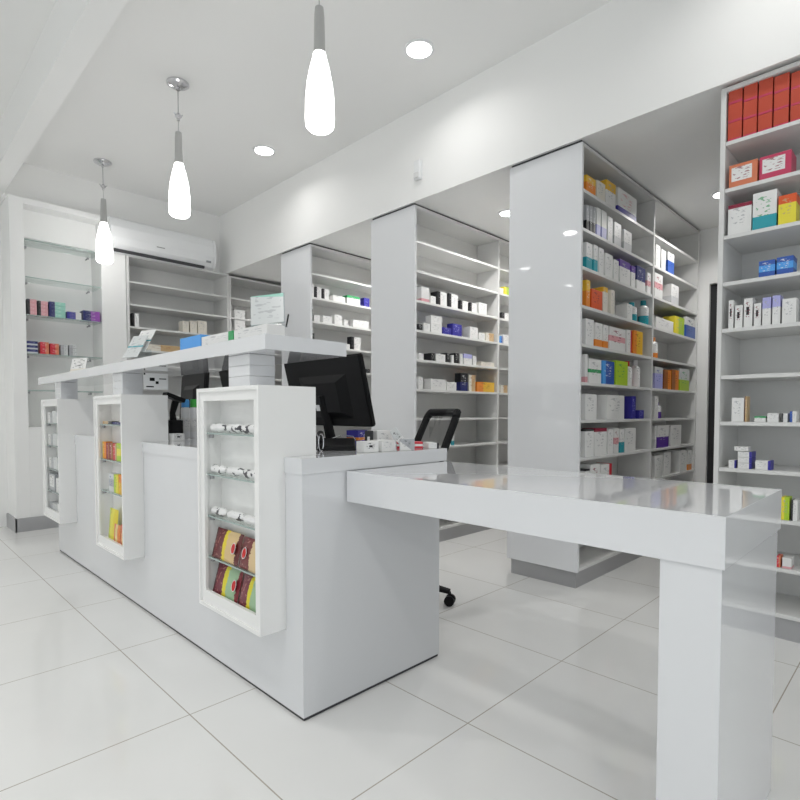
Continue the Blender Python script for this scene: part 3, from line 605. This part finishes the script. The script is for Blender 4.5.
# ------------------------------------------------------------------ things on the ledge
LZ = 1.262+.052+.0006
LB = 1.03
carton('carton_box', LB, LB+.10, hit(200.5, 340, 0, LB).y, hit(180, 340, 0, LB).y, LZ, LZ+.070, carton_mat('sky',None,'low','blue',.3), 'bright blue carton on the ledge beside two long white boxes', 'carton')
carton('carton_box', LB, LB+.075, hit(233, 340, 0, LB).y, hit(201.5, 340, 0, LB).y, LZ, LZ+.056, carton_mat('white','green','left','grey',.14,axis='y'), 'long white box with a green square on the ledge', 'carton')
carton('carton_box', LB, LB+.075, hit(267, 340, 0, LB).y, hit(234, 340, 0, LB).y, LZ, LZ+.054, carton_mat('white',None,'low','grey',.14,axis='y'), 'plain long white box at the near end of the ledge', 'carton')
def sheet_mat():
    m = carton_mat('palegrey', 'mint', 'top', 'grey', .12, axis='y'); n, l = nt(m); n['Principled BSDF'].inputs['Roughness'].default_value = .15; return m
SHEET = sheet_mat()
# brochure sheet in acrylic holder on top of the plain box
h = thing('brochure_holder', 'tilted clear brochure holder with a pale green sheet on the white ledge box', 'brochure holder', (1.075, 1.762, LZ+.0545), math.radians(40))
Rm = Matrix.Rotation(math.radians(20), 3, 'Y') @ Matrix.Rotation(math.radians(-7), 3, 'X')
bm = bmesh.new(); box_bm(bm, -.002, .002, -.065, .065, 0, .128); bmesh.ops.rotate(bm, matrix=Rm, verts=bm.verts); bmesh.ops.translate(bm, vec=(-.012, 0, .004), verts=bm.verts); link('acrylic_back', bm, ACRYL, h)
bm = bmesh.new(); box_bm(bm, -.0045, -.0025, -.062, .062, .003, .126); bmesh.ops.rotate(bm, matrix=Rm, verts=bm.verts); bmesh.ops.translate(bm, vec=(-.012, 0, .004), verts=bm.verts)
link('sheet', bm, SHEET, h)
bm = bmesh.new(); box_bm(bm, -.02, .025, -.065, .065, .0005, .0035); link('acrylic_foot', bm, ACRYL, h)
bm = bmesh.new(); tube(bm, [(.02,-.060,.002),(.036,-.064,.05)], .003, 6); link('prop_rod', bm, BLK, h)
h = thing('leaflet_stand', 'clear leaflet stand with tilted printed leaflets at the middle of the ledge', 'leaflet stand', (1.04, 3.00, LZ), math.radians(20))
for k, (dz, ln, c) in enumerate(((.03, 30, 'palegrey'), (.09, 30, 'white'))):
    bm = bmesh.new(); box_bm(bm, -.0015, .0015, -.055, .055, 0, .14); bmesh.ops.rotate(bm, matrix=Matrix.Rotation(math.radians(ln), 3, 'Y'), verts=bm.verts); bmesh.ops.translate(bm, vec=(-.05+k*.05, 0, dz*.6+.004), verts=bm.verts)
    link('leaflet', bm, carton_mat(c, 'teal', 'mid', 'grey', .06, axis='y'), h)
bm = bmesh.new(); box_bm(bm, -.06, .04, -.06, .06, .0, .004); box_bm(bm, .03, .034, -.06, .06, .004, .07); link('acrylic_frame', bm, ACRYL, h)
h = thing('price_card', 'small white printed card standing at the far left of the ledge', 'card', (.985, 3.92, LZ), math.radians(15))
bm = bmesh.new(); box_bm(bm, -.0015, .0015, -.085, .085, 0, .088); bmesh.ops.rotate(bm, matrix=Matrix.Rotation(math.radians(12), 3, 'Y'), verts=bm.verts); link('card', bm, carton_mat('white', 'cream', 'low', 'black', .2, axis='y'), h)
bm = bmesh.new(); box_bm(bm, -.006, .03, -.05, .05, 0, .003); link('foot', bm, ACRYL, h)
# ------------------------------------------------------------------ office chair
ch = thing('office_chair', 'black office chair with open mesh back behind the counter', 'chair', (2.10, 2.105, 0), math.radians(69))
# chair faces local -x... the backrest is on local +y? the back plane spans local x (width) and leans to +y
def cf(name, bm, m, p=ch, smooth=True): return link(name, bm, m, p, smooth=smooth)
W_ = .19
def bp(u, v): # backrest surface: u -1..1, v 0..1
    return Vector((u*W_*(1-.10*v), -.075-.20*v + .035*(1-u*u)*-1, .60+.45*v))
bm = bmesh.new()
loop = [bp(-1,0), bp(-1,.5), bp(-1,.93), bp(-.93,1), bp(0,1), bp(.93,1), bp(1,.93), bp(1,.5), bp(1,0), bp(0,0), bp(-1,0)]
dense = []
for A, B in zip(loop, loop[1:]):
    for k in range(4): dense.append(A.lerp(B, k/4))
dense.append(loop[-1]); tube(bm, dense, .022, 8)
cf('backrest_frame', bm, BLK)
def mesh_fabric():
    m = bpy.data.materials.new('see_through_chair_mesh'); m.use_nodes = True; n, l = nt(m); out = n['Material Output']; b = n['Principled BSDF']
    b.inputs['Base Color'].default_value = (.12,.12,.12,1); b.inputs['Roughness'].default_value = .8
    tr = n.new('ShaderNodeBsdfTransparent'); mx = n.new('ShaderNodeMixShader'); mx.inputs[0].default_value = .22
    l.new(tr.outputs[0], mx.inputs[1]); l.new(b.outputs[0], mx.inputs[2]); l.new(mx.outputs[0], out.inputs[0]); return m
bm = bmesh.new(); gr = [[bm.verts.new(bp(-.97+1.94*i/8, .02+.95*j/6)) for i in range(9)] for j in range(7)]
for j in range(6):
    for i in range(8): bm.faces.new((gr[j][i], gr[j][i+1], gr[j+1][i+1], gr[j+1][i]))
r_ = bmesh.ops.solidify(bm, geom=list(bm.faces), thickness=.002); cf('backrest_mesh', bm, mesh_fabric())
bm = bmesh.new(); box_bm(bm, -.22, .22, -.14, .22, .44, .50); bmesh.ops.bevel(bm, geom=list(bm.edges), offset=.022, segments=3, affect='EDGES'); cf('seat', bm, BLKM)
bm = bmesh.new(); tube(bm, [(0,-.08,.42),(0,-.20,.42),(0,-.215,.48),(0,-.165,.64)], .022, 8); cf('back_bracket', bm, BLK)
bm = bmesh.new(); lathe(bm, [(.03,.10),(.03,.26),(.018,.26),(.018,.438),(.07,.44)], 16); cf('gas_column', bm, CHROME)
bs_ = thing; 
for s in (-1, 1):
    bm = bmesh.new(); tube(bm, [(s*.20,.05,.43),(s*.28,.05,.46),(s*.29,.03,.66)], .016, 8); 
    am = cf('armrest', bm, BLK); bm = bmesh.new(); box_bm(bm, s*.29-.035, s*.29+.035, -.10, .15, .662, .69); link('arm_pad', bm, BLK, am, bevel=.008)
for k in range(5):
    a = 2*PI*k/5 - math.radians(131)
    d = Vector((math.cos(a), math.sin(a), 0)); e = Vector((-math.sin(a), math.cos(a), 0))
    bm = bmesh.new(); tube(bm, [d*.02+Vector((0,0,.11)), d*.15+Vector((0,0,.10)), d*.29+Vector((0,0,.075))], [.026,.022,.016], 8); lg = cf('base_leg', bm, BLK)
    bm = bmesh.new()
    for s in (-1, 1):
        c = d*.29 + e*s*.018 + Vector((0,0,.0285))
        tube(bm, [c-e*.009, c+e*.009], .028, 14)
    tube(bm, [d*.29+Vector((0,0,.03)), d*.29+Vector((0,0,.075))], .007, 6); link('castor', bm, BLK, lg, smooth=True)
# ------------------------------------------------------------------ air conditioner
ac = thing('air_conditioner', 'white split air conditioner mounted high on the back wall', 'air conditioner', (1.70, 5.55, 2.60))
def acprof():
    return [(.28,.0),(.10,.0),(.05,.018),(.015,.06),(0,.12),(.005,.22),(.03,.30),(.06,.32),(.28,.32)]
def extr(bm, prof, x0, x1):
    A = [bm.verts.new((x0, y, z)) for y, z in prof]; B = [bm.verts.new((x1, y, z)) for y, z in prof]
    n_ = len(prof)
    for i in range(n_): bm.faces.new((A[i], A[(i+1) % n_], B[(i+1) % n_], B[i]))
    bm.faces.new(A[::-1]); bm.faces.new(B)
bm = bmesh.new(); extr(bm, acprof(), 0, 1.02); link('casing', bm, PLW, ac, bevel=.002)
bm = bmesh.new(); extr(bm, [(y*.98+.001, z) for y, z in acprof()], 1.022, 1.05); link('end_cap', bm, PLW, ac)
boxes('air_outlet', [(.03, .93, .035, .095, -.006, .019)], GAP, ac)
boxes('louvre', [(.03, .93, .06, .092, -.012, -.007)], PLW, ac)
boxes('badge', [(.42, .50, -.002, .002, .10, .108)], METG, ac)
boxes('display_window', [(.94, .99, .006, .016, .055, .075)], mat('grey_window', (.3,.32,.33), .3), ac)
# ------------------------------------------------------------------ motion detector on the bulkhead
md = thing('motion_detector', 'small white motion detector on the bulkhead above the gondolas', 'motion detector', (XS-.012, 2.72, 2.75))
bm = bmesh.new(); box_bm(bm, -.035, 0, -.03, .03, 0, .135); link('body', bm, PLW, md, bevel=.008)
bm = bmesh.new(); box_bm(bm, -.045, -.034, -.022, .022, .006, .045); link('lens', bm, mat('milky_lens', (.7,.7,.7), .3), md, bevel=.004)
# small ceiling sensor
cs = thing('ceiling_sensor', 'tiny grey sensor on the ceiling left of the hanging lamps', 'sensor', (*hit(79, 181, 2, ZC).xy, ZC))
bm = bmesh.new(); lathe(bm, [(.012,-.05),(.035,-.035),(.04,-.001)], 16); link('dome', bm, mat('grey_sensor', (.5,.5,.5), .5), cs, smooth=True)
# ------------------------------------------------------------------ pendant lamps
def shade_mat():
    return mat('glowing_opal_glass', (.9,.9,.9), .2, emit=(1,.985,.96), estr=13)
HOLD = mat('frosted_lamp_neck', (.5,.5,.49), .35, metal=.2)
def pendant(x, y, label):
    t = thing('pendant_lamp', label, 'pendant lamp', (x, y, ZC), 0, 'opal glass pendant lamps in a row')
    bm = bmesh.new(); lathe(bm, [(.072,0-.001),(.072,-.012),(.045,-.028),(.012,-.034),(.012,-.05)], 24); link('canopy', bm, CHROME, t, smooth=True)
    bm = bmesh.new(); tube(bm, [(0,0,-.05),(0,0,-.22)], .0025, 6); link('cord', bm, METG, t)
    bm = bmesh.new(); lathe(bm, [(.008,-.20),(.02,-.215),(.022,-.225),(.010,-.235),(.010,-.25)], 14); tube(bm, [(-.03,0,-.205),(0,0,-.235),(.03,0,-.205)], .004, 6); link('cable_grip', bm, CHROME, t, smooth=True)
    bm = bmesh.new(); tube(bm, [(0,0,-.24),(0,0,-.36)], .0025, 6); lathe(bm, [(.020,-.33),(.024,-.37),(.028,-.55)], 20); link('lamp_holder', bm, HOLD, t, smooth=True)
    bm = bmesh.new(); lathe(bm, [(.029,-.54),(.034,-.565),(.046,-.61),(.060,-.68),(.067,-.75),(.069,-.84),(.066,-.877),(.054,-.890),(.0005,-.893)], 28); link('glass_shade', bm, shade_mat(), t, smooth=True)
pendant(1.566, 5.30, 'farthest opal pendant lamp, hanging left beside the air conditioner')
pendant(1.566, 3.69, 'middle opal pendant lamp above the counter')
pendant(1.566, 2.10, 'nearest opal pendant lamp, largest and highest in view')
# ------------------------------------------------------------------ recessed downlights
DL = mat('lit_diffuser', (.9,.9,.9), .4, emit=(1,.99,.97), estr=14)
def downlight(x, y, z, label, power, group, r=.075):
    t = thing('downlight', label, 'ceiling light', (x, y, z), 0, group)
    bm = bmesh.new(); lathe(bm, [(r+.018,-.0008),(r+.018,-.006),(r+.002,-.010),(r+.002,-.001)], 28, cap=False); link('trim_ring', bm, PLW, t, smooth=True)
    bm = bmesh.new(); lathe(bm, [(.0005,-.0095),(r,-.0095),(r,-.0015)], 28); link('diffuser', bm, DL, t)
    L = bpy.data.lights.new('lamp', 'AREA'); L.shape = 'DISK'; L.size = 2*r; L.energy = power; L.color = (1, .985, .96); L.spread = math.radians(150)
    o = bpy.data.objects.new('light_source', L); C.objects.link(o); o.location = (x, y, z-.013); o.parent = None
    return t
lab = lambda w: 'round recessed downlight ' + w
mainp, aislep = 14, 15
for x, y, w in ((2.47, 4.10, 'in the main ceiling nearest the bulkhead, lighting the far end'), (2.47, 2.3, 'in the main ceiling above the chair'), (2.47, .5, 'in the main ceiling beyond the side table'),
        (-.32, 3.26, 'in the ceiling left of the counter, second row'), (-.32, 1.2, 'in the ceiling in front of the counter, near the camera'), (-1.37, 4.55, 'in the ceiling far left, by the wall'),
        (-2.88, 4.6, 'in the ceiling at the left wall corner'), (-.32, -1.0, 'in the ceiling behind the camera, centre'), (-2.2, 1.2, 'in the ceiling by the side window'), (1.6, -1.2, 'in the ceiling behind the camera, right'), (-2.2, -1.0, 'in the ceiling near both windows')):
    downlight(x, y, ZC, lab(w), mainp*(.3 if x > 2 else 1.1), 'recessed downlights in the main ceiling')
for x, y, w in ((3.623, 2.419, 'in the low ceiling between nearest and middle gondolas'), (4.6, 2.419, 'in the low ceiling, deep between nearest and middle gondolas'), (3.623, 3.74, 'in the low ceiling between middle and farthest gondolas'),
        (4.6, 3.74, 'in the low ceiling, deep between middle and farthest gondolas'), (3.623, 5.15, 'in the low ceiling before the back corner shelving'), (4.4, 1.12, 'in the low ceiling near the dark doorway')):
    downlight(x, y, ZS, lab(w), aislep, 'recessed downlights in the aisle ceiling', r=.06)
# ------------------------------------------------------------------ daylight let in by the added, unseen shop windows
wd = bpy.data.worlds.new('World'); bpy.context.scene.world = wd; wd.use_nodes = True
bg = wd.node_tree.nodes['Background']; bg.inputs[0].default_value = (.93, .97, 1, 1); bg.inputs[1].default_value = 1.7
def portal(loc, rot, sx, sy):
    L = bpy.data.lights.new('portal', 'AREA'); L.shape = 'RECTANGLE'; L.size = sx; L.size_y = sy; L.cycles.is_portal = True
    o = bpy.data.objects.new('window_daylight', L); C.objects.link(o); o.location = loc; o.rotation_euler = rot
portal((-.3, YF-.09, 1.41), (-PI/2, 0, 0), 5.8, 2.6)
portal((XL-.09, 1.1, 1.41), (PI/2, 0, -PI/2), 5.8, 2.6)
# ------------------------------------------------------------------ camera
cam = bpy.data.cameras.new('camera'); co = bpy.data.objects.new('camera', cam); C.objects.link(co)
co.location = (0, 0, EYE); co.rotation_euler = (PI/2+PITCH, 0, YAW-PI/2)
cam.sensor_width = 36; cam.lens = F0/800*36; cam.shift_y = .04; cam.clip_start = .02
sc = bpy.context.scene; sc.camera = co
sc.view_settings.view_transform = 'Standard'; sc.view_settings.look = 'None'; sc.view_settings.gamma = 1; sc.view_settings.use_curve_mapping = False
sc.view_settings.exposure = -0.72
try: sc.cycles.max_bounces = 10; sc.cycles.diffuse_bounces = 6; sc.cycles.transparent_max_bounces = 16
except Exception: pass
